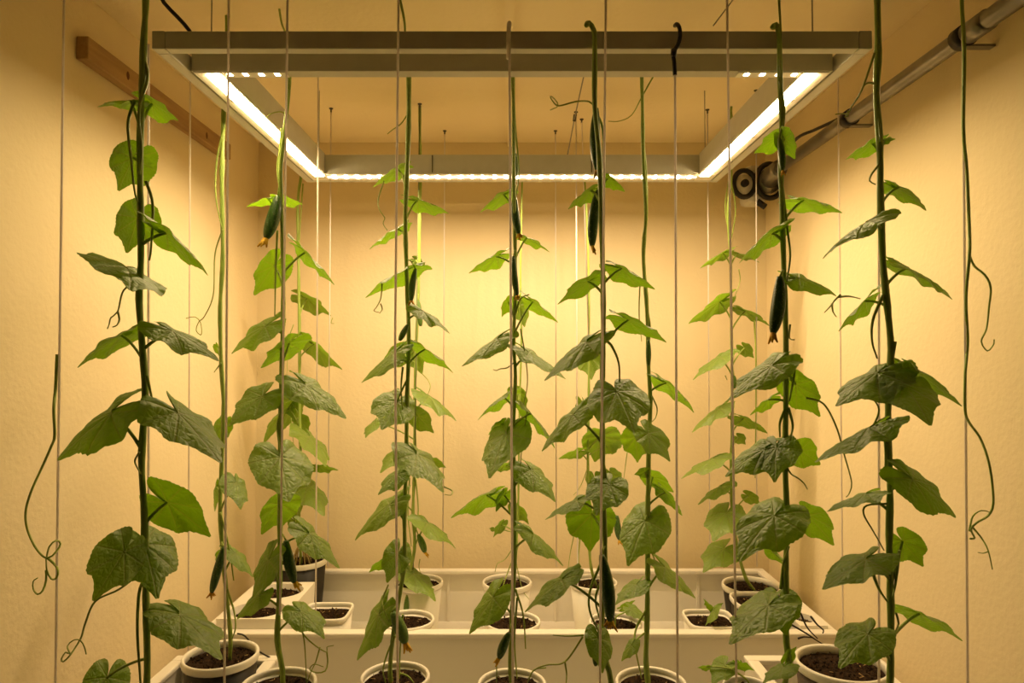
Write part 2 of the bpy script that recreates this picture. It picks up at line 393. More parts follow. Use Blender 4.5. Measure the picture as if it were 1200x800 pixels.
def soil_mesh(c, r, parent, sq=0, seed=0):
    g = random.Random(seed); m = MB(); nr, na = 7, 26; vs = []; fs = []
    for i in range(nr + 1):
        for k in range(na):
            a = 2 * math.pi * k / na; s = 1.0
            if sq:
                e = 2 + 6 * sq; s = (abs(math.cos(a)) ** e + abs(math.sin(a)) ** e) ** (-1 / e)
            q = r * s * i / nr
            vs.append((c[0] + q * math.cos(a), c[1] + q * math.sin(a), c[2] + (g.uniform(-.003, .004) if 0 < i < nr else 0)))
    for i in range(nr):
        for k in range(na):
            a = i * na + k; b = i * na + (k + 1) % na; fs.append((a, b, b + na, a + na)[::-1])
    m.add(vs, fs)
    so = m.build('soil', 'soil', parent)
    cr = MB()
    for _ in range(130):
        a = g.uniform(0, 6.283); q = r * .95 * math.sqrt(g.random()); h = g.uniform(.0015, .0042)
        p = Vector((c[0] + q * math.cos(a), c[1] + q * math.sin(a), c[2] + g.uniform(0, .004)))
        e = [Vector((g.uniform(.6, 1.3) * h, 0, 0)), Vector((0, g.uniform(.6, 1.3) * h, 0)), Vector((g.uniform(-.3, .3) * h, g.uniform(-.3, .3) * h, h))]
        cr.add([p - e[0], p + e[0], p - e[1], p + e[1], p - e[2], p + e[2]], [(0,3,5),(3,1,5),(1,2,5),(2,0,5),(3,0,4),(1,3,4),(2,1,4),(0,2,4)])
    c2 = cr.build('soil_crumbs', 'crumb', so, smooth=False); c2['kind'] = 'stuff'
    tw = MB()
    for _ in range(7):
        a = g.uniform(0, 6.283); q = r * .8 * math.sqrt(g.random()); b = g.uniform(0, 6.283); l = g.uniform(.004, .010)
        p = Vector((c[0] + q * math.cos(a), c[1] + q * math.sin(a), c[2] + .005))
        tw.tube([p, p + Vector((math.cos(b) * l, math.sin(b) * l, g.uniform(-.001, .003)))], .0007, 5)
    tw.build('straw_bits', 'twig', so)['kind'] = 'stuff'
    return so
def make_pot(parent, x, y, zr, dia, body='pot_white', rim='pot_white', sq=0, seed=0, z0=ZT + .0145, taper=.74, soil_drop=.016):
    R = dia / 2; H = zr - z0
    wl = .004; rh = .012 if dia < .15 else .015
    MB().lathe([(0, 0), (R * taper - .004, 0), (R * taper, .004), (R * .95, H - rh), (R * .95 - wl, H - rh), (R * taper - wl, .008), (0, .007)], (x, y, z0), 40, sq).build('pot_body', body, parent)
    MB().lathe([(R * .94, H - rh), (R * .985, H - rh - .001), (R, H - rh + .003), (R, H - .003), (R * .985, H), (R * .93, H), (R * .905, H - .003), (R * .90, H - .022), (R * .93, H - .022), (R * .94, H - rh)], (x, y, z0), 40, sq).build('pot_rim', rim, parent)
    soil_mesh((x, y, zr - soil_drop), R * .905, parent, sq, seed)

# ------------------------------------------------------------------ leaves
TH = np.radians(np.array([0, 5, 10, 20, 30, 38, 44, 52, 62, 74, 84, 95, 108, 120, 132, 143, 154, 163, 170, 175, 178]))
RR = np.array([1.0, .90, .81, .705, .68, .70, .715, .69, .655, .645, .65, .625, .59, .57, .565, .56, .53, .46, .33, .18, .06])
NA, NR = 96, 12
def leaf_object(B, Tp, width, n_up, seed, fold, droop, parent):
    """B: where the stalk meets the blade, Tp: the tip, n_up: upper-face normal"""
    g = np.random.RandomState(seed % 99991)
    mx = Tp - B; Lg = mx.length; ex = mx.normalized(); ez = (n_up - ex * n_up.dot(ex)).normalized(); ey = ez.cross(ex)
    th = np.linspace(-math.radians(178), math.radians(178), NA)
    r0 = np.interp(np.abs(th), TH, RR)
    asym = 1 + .07 * g.uniform(-1, 1) * np.sign(th) * np.minimum(1, np.abs(th)) + .03 * np.sin(3 * th + g.uniform(0, 6))
    teeth = 1 + .036 * (((np.abs(th) * 7.5 + g.uniform(0, 1)) % 1) - .5) + .012 * g.uniform(-1, 1, NA)
    wgt = np.clip(np.abs(th) / .12, 0, 1); r0 = r0 * (1 + (asym - 1) * wgt) * (1 + (teeth - 1) * wgt)
    t = (np.arange(NR) + 1) / NR
    X = np.outer(t, r0 * np.cos(th)); Y = np.outer(t, r0 * np.sin(th))
    wid = width / (1.30 * Lg); Yw = Y * wid
    ph = g.uniform(0, 6, 4)
    ang = np.outer(np.ones(NR), th); tr = np.outer(t, np.ones(NA))
    dmin = np.min([np.abs(np.abs(ang) - a) for a in (0, .72, 1.5, 2.35)], axis=0)
    Z = -fold * np.sqrt(Y * Y + .01) + fold * .1 + droop * X * (1 - X) * np.where(X > 0, 1, .8)
    Z += .11 * np.clip(dmin, 0, .30) * tr * np.clip(1.25 - tr, .3, 1)
    Z += .0055 * np.sin(27 * (tr * 1.0 - .55 * dmin) + ph[3]) * np.clip(dmin * 6, 0, 1) * np.clip(tr * 2, 0, 1)
    Z += tr ** 2 * (.030 * np.sin(5 * ang + ph[0]) + .020 * np.sin(9 * ang + ph[1])) * np.clip(np.abs(ang) * 1.5, 0, 1)
    Z -= .10 * np.clip(tr - .75, 0, 1) * np.clip(np.abs(ang), 0, 1) * (1 + .6 * math.sin(ph[2]))
    fw = abs(fold)
    pts = np.concatenate([[[0, 0, 0]], np.stack([X, Yw, Z], -1).reshape(-1, 3)]) * Lg
    Rm = np.array([ex, ey, ez])
    W = pts @ Rm + np.array(B)
    fs = [(0, 1 + k, 2 + k) for k in range(NA - 1)]
    for i in range(NR - 1):
        a = 1 + i * NA
        fs += [(a + k, a + NA + k, a + NA + k + 1, a + k + 1) for k in range(NA - 1)]
    me = bpy.data.meshes.new('leaf'); me.from_pydata(W.tolist(), [], fs); me.update(); me.shade_smooth()
    uvl = me.uv_layers.new(name='UVMap')
    uvs = np.concatenate([[[0, 0]], np.stack([X, Y], -1).reshape(-1, 2)])
    li = np.empty(len(me.loops), dtype=np.int32); me.loops.foreach_get('vertex_index', li)
    uvl.data.foreach_set('uv', uvs[li].astype(np.float32).ravel())
    me.materials.append(M['leaf'])
    o = bpy.data.objects.new('leaf', me); COL.objects.link(o); o.parent = parent; o.matrix_parent_inverse = parent_inv(parent)
    return o
CAMP = Vector((0, 0, CZ))
def add_leaf(parent, spec, d0, stem_at, idx):
    bx, by, tx, ty, w, side = spec[:6]
    node = spec[6] if len(spec) > 6 else None
    h = (idx * 2654435761 + int(bx * 31 + by * 17)) & 0xffff
    g = random.Random(h)
    dz = (g.random() - .5) * .06 + (-.018 if side == 'f' else .014)
    db = d0 + dz
    asp = w / max(1, math.hypot(tx - bx, ty - by))
    k = .15 if asp < .6 else (.10 if asp < .9 else .03)     # the stalk meets the blade a little inside its outline
    bx, by = bx + k * (tx - bx), by + k * (ty - by); w *= .89
    B = P(bx, by, db)
    l = math.hypot(tx - bx, ty - by) * db / F; wm = w * db / F
    Lg = max(l * (1.005 if side == 'b' or asp < .6 else (1.42 if ty < 560 else (1.26 if ty < 640 else 1.14))), wm / 1.28)
    if abs(tx - bx) > .75 * abs(ty - by): Lg = max(l * (1.005 if side == 'b' or asp < .6 else 1.12), wm / 1.28)
    wf = min(1.28, max(.92, 1.12 * wm / Lg))                # blade width over blade length
    c = min(1, l / Lg); sgn = 1 if side == 'f' else (1 if g.random() < .5 else -1)
    depth = Lg * math.sqrt(max(0, 1 - c * c))
    if c > .97: depth = sgn * Lg * g.uniform(0, .12); sgn = 1
    Tp = P(tx, ty, db - sgn * depth)
    ex = (Tp - B).normalized(); v = (B - CAMP).normalized()
    n0 = (-v - ex * (-v).dot(ex)).normalized(); s0 = ex.cross(n0)
    q = min(1, wm / (wf * (Tp - B).length)); roll = math.acos(max(.05, q))
    sg = 1 if side == 'f' else -1
    cand = [sg * math.cos(roll) * n0 + k * math.sin(roll) * s0 for k in (1, -1)]
    n = max(cand, key=lambda a: a.z)
    Lt = (Tp - B).length
    o = leaf_object(B, Tp, wf * Lt, n, h, g.uniform(.10, .24), g.uniform(.04, .22), parent)
    # the stalk from its node on the stem
    ny = node if node else by + .30 * (abs(ty - by) + 10) + 6
    A = stem_at(ny); dist = (B - A).length
    mid = A.lerp(B, .5) + Vector((0, 0, .10 * dist)) + n * -.04 * dist
    pr = .0017 + .010 * Lt * .7
    pr = max(.0013, min(.0024, pr))
    MB().tube(smooth_path([A, A.lerp(mid, .55) , mid.lerp(B, .35), B], .012), lambda t: pr * (1.15 - .3 * t), 6).build('petiole', 'petiole', o)
    return o

# ------------------------------------------------------------------ fruit, tendrils, stems
def cucumber(parent, a, b, wpx, d, pale=False, idx=0, flower=True):
    A = P(*a, d); B = P(*b, d - .004); r = wpx * d / F / 2
    ax = B - A; n = 18; pts = []; sd = Vector((1, 0, 0)).cross(ax).normalized()
    bend = ((idx % 3) - 1) * .03 * ax.length
    for i in range(n + 1):
        t = i / n; pts.append(A.lerp(B, t) + Vector((1, 0, 0)) * bend * math.sin(math.pi * t))
    def prof(t):
        return r * max(.12, min(1, (math.sin(math.pi * min(1, max(0, (t * .92 + .05)))) ** .42)) * (.80 + .22 * t))
    m = MB()
    m.tube(pts, prof, 16)
    # shallow ribs
    for i in range(n + 1):
        for k in range(16):
            v = Vector(m.v[i * 16 + k]); m.v[i * 16 + k] = tuple(v + (v - pts[i]) * (.05 if k % 4 == 0 else -.015))
    o = m.build('cucumber', 'cucumber_pale' if pale else 'cucumber', parent)
    if flower:
        f = MB(); g = random.Random(idx); u = ax.normalized()
        for k in range(6):
            dr = (u * g.uniform(.7, 1.2) + Vector((g.uniform(-.8, .8), g.uniform(-.8, .8), g.uniform(-.3, .3)))) * r * 1.1
            f.tube([B - u * r * .15, B + dr * .5, B + dr], lambda t: r * .34 * (1 - .7 * t), 5)
        f.build('blossom', 'flower', o)
    return o
def tendril(parent, pts, d, r=.0014, m='tendril', name='tendril'):
    g = random.Random(int(pts[0][0] * 7 + pts[0][1]))
    q = [P(p[0], p[1], p[2] if len(p) > 2 else d + .012 * math.sin(i * 1.7 + g.random())) for i, p in enumerate(pts)]
    return MB().tube(smooth_path(q, .006), lambda t: r * (1.2 - .6 * t), 6).build(name, m, parent)

def make_plant(name, label, d, stem, r0, r1, leaves=(), cukes=(), tend=(), vines=(), pot=None, group='cucumber plants on strings', cat='plant', roots=False):
    """stem: (px, py[, depth]) from top to bottom; pot: (x, y, rim z, dia, body, rim, squareness)"""
    base = (pot[0], pot[1], ZT + .0145) if pot else tuple(P(*stem[-1][:2], stem[-1][2] if len(stem[-1]) > 2 else d))
    root = thing(name, base, label, cat, group)
    if pot:
        make_pot(root, *pot[:7], seed=int(pot[0] * 1000))
    sp = [P(s[0], s[1], s[2] if len(s) > 2 else d) for s in stem]
    if pot:
        end = Vector((pot[0] + (pot[7] if len(pot) > 7 else 0), pot[1] + (pot[8] if len(pot) > 8 else 0), pot[2] - .02))
        if sp[-1].z > end.z + .01: sp.append(end)
    path = smooth_path(sp, .015)
    gz = random.Random(int(d * 1000 + stem[0][0]))
    jit = [(.10 * math.sin(i * .9) + gz.uniform(-.06, .06)) for i in range(len(path))]
    MB().tube(path, lambda t: (r0 + (r1 - r0) * t) * (1 + .0 + jit[min(len(jit) - 1, int(t * (len(jit) - 1)))]), 10).build('stem', 'stem', root)
    def project(p):
        q = p - CAMP; f = q.dot(FW); return 400 - F * q.dot(UP) / f
    ys = [project(p) for p in path]
    def stem_at(py):
        i = min(range(len(ys)), key=lambda k: abs(ys[k] - py)); return path[i]
    for i, s in enumerate(leaves): add_leaf(root, s, d, stem_at, i)
    for i, c in enumerate(cukes):
        a, b, wp = c[0], c[1], c[2]
        dd = d - .02
        o = cucumber(root, a, b, wp, dd, pale=(len(c) > 3 and c[3]), idx=i + int(a[0]), flower=wp > 8)
        A = stem_at(a[1] - 8); Bp = P(*a, dd)
        MB().tube(smooth_path([A, A.lerp(Bp, .5) + Vector((0, -.004, .006)), Bp]), .0016, 6).build('fruit_stalk', 'petiole', o)
    for tt in tend: tendril(root, tt, d - .015)
    for vv in vines: tendril(root, vv, d - .01, .0021, 'petiole', 'side_shoot')
    if roots:
        mm = MB(); g = random.Random(3); c = Vector((pot[0], pot[1], pot[2] - .012))
        for k in range(13):
            a = k * .49; R = g.uniform(.018, .032)
            mm.tube(smooth_path([c + Vector((0, 0, .045 + g.uniform(0, .02))), c + Vector((R * .6 * math.cos(a), R * .6 * math.sin(a), .035 + g.uniform(-.01, .01))),
                                 c + Vector((R * math.cos(a), R * math.sin(a), .012)), c + Vector((R * 1.2 * math.cos(a), R * 1.2 * math.sin(a), -.006))]), lambda t: .0028 - .0016 * t, 6)
        mm.build('aerial_roots', 'root', root)
    return root
def H(z): return CZ + z
# ------------------------------------------------------------------ plants on strings
PB, PW = 'pot_black', 'pot_white'
make_plant('potted_cucumber', 'tall cucumber vine nearest the left wall with large dark drooping leaves', 1.0,
    [(171,-130),(171,-10),(168,60),(166,115),(164,180),(165,260),(165,310),(163,350),(167,410),(170,460),(166,540),(169,600),(170,660),(172,740),(172,800),(165,860,.98)], .0048, .0050,
    leaves=[(160,117,113,126,13,'b',150),(172,118,210,142,24,'b',152),(157,184,138,225,56,'b',195),(162,254,148,298,54,'b',280),(186,264,245,325,17,'b',285),
     (148,313,153,343,94,'f',335),(152,386,89,433,22,'b',418),(192,381,258,425,32,'f',405),(142,474,65,541,40,'f',527),(203,477,261,545,60,'f',503),
     (190,584,248,630,56,'b',620),(150,640,107,707,70,'f',660),(168,636,185,704,76,'f',662),(205,714,262,775,58,'f',737),(126,792,110,850,66,'f',775)],
    tend=[[(163,330),(145,340),(138,365),(130,372),(128,380),(126,385)],[(138,365),(140,374),(137,381),(132,383)],
     [(168,668),(140,690),(112,704),(100,730),(95,747),(86,762),(80,770),(74,775),(72,772),(77,764),(82,766),(79,757),(86,750),(94,750),(99,758),(101,766)],[(163,530),(158,540),(162,550),(166,556)]],
    vines=[[(158,117),(150,145),(154,190),(158,225),(163,240)],[(166,60),(173,90),(163,130),(166,175),(163,210)],[(171,212),(179,240),(177,290),(175,305)],[(172,440),(179,470)],[(170,676),(163,695),(161,740),(164,790),(166,830)]],
    pot=(-.44,.95,CZ-.67,.145,PW,PW,0,.0,.0))
make_plant('potted_cucumber', 'slender cucumber vine beside the left front cord rooted in a black white-rimmed pot', 1.45,
    [(268,-60),(267,0),(265,70),(262,135),(260,210),(261,300),(258,360),(259,420),(262,480),(260,540),(258,600),(262,660),(266,700),(270,745,1.46)], .0048, .0042,
    leaves=[(262,497,256,522,24,'b'),(254,566,252,600,10,'b',585),(276,565,282,598,32,'f',600),(262,645,252,657,14,'b',665),(272,643,297,678,18,'f',672),(254,405,257,418,8,'b')],
    cukes=[((262,641),(248,694),11)],
    tend=[[(261,268),(252,298),(250,345),(240,370),(233,377),(230,387),(236,392),(235,378),(228,371),(218,373)],[(259,425),(254,432),(251,436)]],
    vines=[[(262,150),(254,190),(253,230),(260,268)],[(266,690),(274,715),(276,735),(272,748)],[(258,600),(268,640),(274,680)]],
    pot=(-.62,1.47,CZ-.628,.155,PB,PW,0,.015,.01))
make_plant('potted_cucumber', 'leafy cucumber vine second from left with a big heart leaf facing out', 1.38,
    [(337,62,1.24),(339,88,1.24),(338,110,1.26),(334,150,1.3),(329,200,1.34),(330,250,1.37),(332,320),(331,400),(329,480),(328,560),(328,640),(327,700),(325,750),(331,785,1.355)], .0036, .0056,
    leaves=[(318,231,288,243,11,'b',260),(326,231,356,240,14,'b',262),(322,310,297,347,42,'b',335),(351,289,393,335,12,'b',320),(318,376,270,416,26,'f',392),(345,397,305,432,28,'b',425),
     (350,443,407,492,36,'f',460),(312,460,267,500,42,'f',478),(328,534,338,590,80,'f',545),(318,648,295,703,28,'f',690),(356,618,399,667,30,'f',637),(350,713,381,750,38,'f',738),(308,692,277,726,22,'f',712),(330,590,306,627,42,'b',610)],
    cukes=[((326,230),(312,279),17),((335,633),(345,682),14)],
    tend=[[(336,136),(330,131),(318,133),(311,139)],[(340,728),(352,736),(356,748),(358,770),(359,800)],[(344,728),(352,738),(360,748),(372,758),(383,764),(383,758),(391,756)],[(383,764),(384,776),(381,786),(371,788),(363,784),(368,778),(379,781)],[(375,758),(370,775),(364,788),(360,800)]],
    vines=[[(327,9,1.425),(331,30,1.38),(343,56,1.27),(338,72,1.24)],[(330,150),(327,190),(329,230),(333,262)],[(334,160),(325,195),(331,240)],[(325,270),(323,320),(322,370)],[(330,480),(325,500),(328,530)]],
    pot=(-.456,1.35,CZ-.633,.145,PW,PW,0,.008,.0))
make_plant('potted_cucumber', 'rear cucumber vine with knotted roots in a tall black pot in the far left corner', 2.1,
    [(353,205),(349,240),(350,320),(351,400),(351,480),(352,540),(350,590),(352,640)], .0042, .0050,
    leaves=[(354,346,389,371,20,'b',372),(362,398,402,434,19,'b',420),(343,470,307,523,24,'b',500),(340,470,344,492,26,'b'),(352,493,362,508,22,'b',515),(361,508,382,548,30,'f',522),(370,546,397,551,11,'b',556),(358,566,380,606,40,'f',585),
     (338,583,352,612,30,'b',600),(345,610,356,632,16,'b',625)],
    tend=[[(390,372),(388,378),(392,379)],[(344,380),(338,400),(336,440)],[(341,490),(344,520)]],
    vines=[[(355,215),(352,260),(350,300)],[(349,560),(345,590),(348,625)]],
    pot=(-.655,2.135,CZ-.62,.158,PB,PW,0,0,0), roots=True)
make_plant('potted_cucumber', 'cucumber vine third from left in front with a small fruit above its white pot', 1.44,
    [(478,60,1.24),(479,88,1.24),(479,140,1.28),(477,200,1.34),(475,260,1.4),(477,330),(479,400),(477,470),(476,540),(474,610),(474,660),(466,710),(460,750),(457,785,1.45)], .0046, .0046,
    leaves=[(472,195,436,220,16,'b',225),(470,264,432,293,11,'b',278),(482,232,527,251,16,'b',262),(483,312,427,350,19,'b',328),(490,360,528,392,14,'f',375),(468,408,422,450,17,'f',425),
     (492,404,532,438,13,'b',425),(466,470,446,505,56,'f',440),(485,527,521,579,42,'f',545),(468,553,442,581,24,'f',570),(464,583,415,635,26,'f',610),(467,647,453,684,38,'f',680),(448,710,418,775,30,'f',728),(450,658,432,671,14,'b')],
    cukes=[((478,380),(468,399),8,True),((460,717),(475,753),16,True),((487,315),(482,352),9,True)],
    tend=[[(450,212),(443,235),(446,248),(451,255),(449,262),(454,270)],[(448,331),(446,350),(441,360),(438,364),(444,366)],[(477,135),(470,145),(460,152),(454,157)],[(446,356),(448,362),(445,367)],[(520,570),(530,575),(528,580),(521,579)],[(455,685),(449,700),(449,712),(456,728)]],
    vines=[[(467,-8,1.14),(474,26,1.15),(475,56,1.2),(478,74,1.24)],[(473,205),(476,240),(477,265)],[(472,430),(470,455),(472,480)],[(463,745),(454,765),(449,785),(452,800)],[(472,720),(469,760),(468,795)],[(466,788),(478,792),(485,800)]],
    pot=(-.245,1.45,CZ-.665,.145,PW,PW,0,-.008,.0))
make_plant('potted_cucumber', 'thin rear cucumber vine just right of the third front vine in a back row pot', 2.05,
    [(492,122,1.97),(492,160,1.98),(493,200),(492,250),(491,320),(488,400),(486,470),(486,540),(484,600),(486,640),(481,676)], .0040, .0048,
    leaves=[(487,304,498,310,12,'b'),(470,410,450,437,30,'b',425),(486,411,495,439,28,'b',425),(440,493,428,514,16,'f',515),(497,459,536,495,14,'f',480),(487,485,509,508,28,'b',500),(470,527,445,555,24,'f',545),(508,540,523,548,12,'b',555),(495,607,535,644,17,'f',640),(482,669,511,706,30,'f',690,),(470,585,462,600,14,'b')],
    cukes=[((490,352),(493,382),8,True),((490,626),(498,647),9,True),((478,695),(476,726),7,True)],
    tend=[[(494,437),(502,446),(504,455),(497,470)],[(492,655),(491,664),(493,672)]],
    vines=[[(480,560),(478,600),(482,640)],[(487,560),(490,600),(484,640)]],
    pot=(-.283,2.09,CZ-.675,.147,PW,PW,0,.02,-.01))
make_plant('potted_cucumber', 'central front cucumber vine on the cord clipped to the rail with fruits high up', 1.44,
    [(601,62,1.24),(601,88,1.24),(602,140,1.28),(602,200,1.36),(603,260,1.42),(604,330),(602,400),(604,440),(602,490),(602,550),(603,600),(603,660),(600,720),(598,775,1.45)], .0034, .0046,
    leaves=[(595,224,562,250,16,'b',250),(588,297,548,321,18,'b',315),(612,276,645,296,10,'b',305),(597,352,588,372,17,'b',378),(619,349,655,379,15,'b',390),(590,391,540,430,18,'f',400),(594,459,559,494,9,'b',475),
     (612,407,664,445,15,'f',430),(594,507,573,562,54,'f',530),(578,575,527,608,20,'b',605),(619,546,652,590,34,'f',570),(619,620,662,665,17,'f',640),(583,692,549,744,36,'f',720),(617,477,651,527,10,'b',500),(590,494,572,510,14,'b'),(592,578,581,600,18,'b')],
    cukes=[((603,230),(608,274),11),((602,300),(606,346),9),((604,180),(605,206),8,True),((597,741),(585,771),12)],
    tend=[[(610,385),(616,420),(618,450),(612,480)],[(602,425),(594,431),(586,432),(582,434),(578,433)],[(582,771),(582,800)],[(618,480),(612,520),(609,560)],[(640,782),(625,785),(618,800)]],
    vines=[[(601,100),(604,150),(608,200),(604,235)],[(603,370),(610,350),(620,345)],[(606,700),(603,750),(606,795)],[(604,690),(613,720),(616,760)]],
    pot=(0,1.45,CZ-.68,.145,PW,PW,0,.0,.0))
make_plant('potted_cucumber', 'sparse rear cucumber vine behind the central one in a back row pot', 2.05,
    [(612,205),(611,260),(610,330),(611,400),(609,470),(608,540),(607,600),(604,660)], .0026, .0034,
    leaves=[(608,355,615,384,26,'b'),(607,461,616,484,24,'b'),(595,544,577,553,11,'b'),(605,594,620,615,18,'b'),(588,613,578,630,12,'b'),(578,620,573,619,6,'b',625)],
    tend=[[(602,640),(592,655),(583,660),(580,670)],[(605,660),(612,690),(620,702)]],
    vines=[[(607,640),(597,665),(588,690)]],
    pot=(-.015,2.09,CZ-.675,.15,PW,PW,0,.01,0))
make_plant('potted_cucumber', 'cucumber vine hooked over the front rail with two long dark hanging fruits', 1.16,
    [(687,30,1.075),(690,27,1.08),(696,36,1.082),(697,60,1.083),(697,125,1.085),(702,180,1.09),(704,240,1.1),(706,300,1.12),(707,380,1.14),(706,450),(706,520),(707,590),(709,640),(708,690),(705,735),(710,775),(717,805)], .0040, .0048,
    leaves=[(697,219,665,246,16,'b',240),(708,207,733,225,17,'b',230),(696,325,652,358,22,'b',350),(721,310,769,340,20,'b',330),(728,370,782,402,24,'b',400),(696,393,636,448,26,'f',420),(678,478,634,530,26,'f',515),(722,457,745,510,78,'f',480),
     (715,567,697,606,54,'f',590),(683,582,637,610,14,'f',600),(694,601,691,648,66,'b',630),(666,672,613,719,24,'f',711),(701,743,706,790,36,'f',740)],
    cukes=[((699,127),(700,199),14),((701,223),(694,288),14),((705,650),(715,727),17),((697,755),(698,780),8,True)],
    tend=[[(697,125),(690,119),(675,119),(655,124),(648,119),(645,113),(650,116),(654,124),(645,129)],[(684,744),(665,745),(648,744)],[(683,746),(662,775),(640,779),(625,786),(617,803)],[(662,775),(664,790),(663,805)]],
    vines=[[(697,128),(706,150),(707,185),(702,215)],[(708,398),(716,404),(725,425),(726,450)],[(705,530),(710,560),(709,590)],[(704,660),(692,690),(691,715),(704,745)],[(709,672),(698,700),(704,730)]],
    pot=(.17,1.17,CZ-.68,.145,PW,PW,0,.0,.0))
make_plant('potted_cucumber', 'rear cucumber vine behind the hooked vine in the back row pot on the right', 2.05,
    [(684,190),(688,260),(690,330),(690,400),(690,470),(689,540),(690,610),(692,660)], .0030, .0044,
    leaves=[(690,416,693,446,36,'b'),(704,511,697,542,52,'b'),(682,527,654,538,12,'b'),(715,553,722,568,28,'b'),(722,520,730,512,14,'b'),(683,470,688,500,14,'b'),(697,560,700,580,24,'b')],
    cukes=[((723,604),(726,632),9)],
    tend=[[(690,545),(680,570),(672,580)],[(735,530),(731,560)],[(674,620),(668,650),(664,680)]],
    vines=[[(681,620),(678,650),(679,670)]],
    pot=(.247,2.09,CZ-.675,.145,PW,PW,0,.01,0))
make_plant('potted_cucumber', 'straight thick stemmed cucumber vine right of centre in a white front pot', 1.42,
    [(752,62,1.24),(752,88,1.24),(753,130,1.28),(754,190,1.34),(757,250,1.38),(754,300),(758,360),(760,430),(762,470),(760,540),(759,610),(759,680),(758,740),(757,775)], .0034, .0058,
    leaves=[(775,442,814,485,16,'b',462),(757,504,786,542,36,'f',530),(745,512,747,543,38,'b',530),(762,557,790,577,24,'b',590),(756,553,743,556,14,'b'),(776,572,800,605,16,'b',595),(757,608,735,665,62,'f',600),(773,658,816,702,20,'f',690),(748,682,720,710,24,'f',690),(742,752,728,775,16,'f',740)],
    cukes=[((760,398),(760,428),7,True)],
    tend=[[(767,87,1.3),(753,112,1.32),(740,135),(725,142),(713,142)],[(764,464),(770,478),(768,490),(762,495)],[(750,330),(749,370),(752,400)],[(764,648),(767,656),(762,662)]],
    vines=[[(754,170),(757,200),(758,240),(753,280)],[(758,360),(762,385),(760,410)],[(757,715),(746,735),(744,755),(752,795)]],
    pot=(.288,1.43,CZ-.668,.147,PW,PW,0,-.006,-.01))
make_plant('potted_cucumber', 'rear right cucumber vine with small pale leaves in a black pot by the right wall', 2.0,
    [(857,125,1.9),(854,160,1.9),(857,205,1.92),(853,250,1.95),(856,300),(857,380),(858,440),(858,500),(857,560),(860,620),(872,672)], .0034, .0052,
    leaves=[(852,293,820,315,8,'b',310),(860,295,891,308,8,'b',312),(850,349,806,380,20,'b',372),(868,361,903,383,12,'b',390),(848,413,811,447,15,'f',438),(872,407,884,420,18,'b',430),(848,473,810,508,16,'f',492),(866,487,900,508,16,'b',505),(865,512,874,521,16,'b'),
     (842,533,797,562,15,'f',552),(849,566,817,592,13,'f',580),(875,580,892,592,17,'b',600),(852,600,835,636,48,'f',620),(851,640,823,672,38,'f',650)],
    cukes=[((860,440),(860,455),7,True)],
    tend=[[(866,315),(867,330),(860,350)],[(850,440),(852,445)]],
    vines=[[(857,130),(860,165),(855,205),(850,245),(857,285)],[(855,205),(862,245),(856,285)],[(884,375),(886,430),(885,560)]],
    pot=(.712,2.05,CZ-.672,.169,PB,PW,0,.01,0))
make_plant('potted_cucumber', 'front right cucumber vine looped over the frame with a dark fruit at mid height', 1.1,
    [(905,33,1.08),(909,29,1.08),(913,40,1.08),(914,90),(916,150),(915,200),(917,260),(919,330),(921,400),(921,470),(920,540),(922,600),(921,660),(921,740),(920,800)], .0042, .0048,
    leaves=[(913,160,883,180,26,'b',170),(918,160,932,187,26,'b',172),(933,232,988,250,20,'b',262),(912,267,865,310,16,'b',278),(928,322,982,348,18,'f',335),(914,421,852,470,38,'f',450),(929,446,962,490,44,'b',440),
     (904,520,848,560,40,'f',535),(910,523,908,567,58,'f',535),(937,527,962,545,44,'b',520),(909,602,864,660,72,'f',625),(943,600,978,640,44,'b',640),(906,704,853,757,54,'f',720),(914,703,921,745,60,'f',720),(905,465,878,487,12,'b',475),(903,643,918,662,14,'b'),(920,779,893,802,22,'f'),(921,773,934,757,14,'b')],
    cukes=[((914,324),(906,390),18),((913,162),(917,200),9,True)],
    tend=[[(985,345),(978,352),(972,360),(966,366)],[(975,355),(976,365),(980,371)],[(945,466),(965,473),(980,500),(990,535),(998,565),(995,578),(992,582)],[(921,545),(927,555),(935,560),(942,566),(946,573)],[(926,380),(925,396),(931,398)]],
    vines=[[(911,-60,1.065),(913,0,1.066),(915,45,1.07),(914,90,1.09)],[(914,95),(919,130),(916,165)],[(915,205),(923,270),(926,300),(922,330)],[(928,415),(931,435),(925,470)],[(920,480),(914,495),(914,512)],[(924,478),(929,498),(926,515)],[(915,690),(918,660),(925,640)]],
    pot=(.385,1.14,CZ-.68,.145,PW,PW,0,.0,.0))
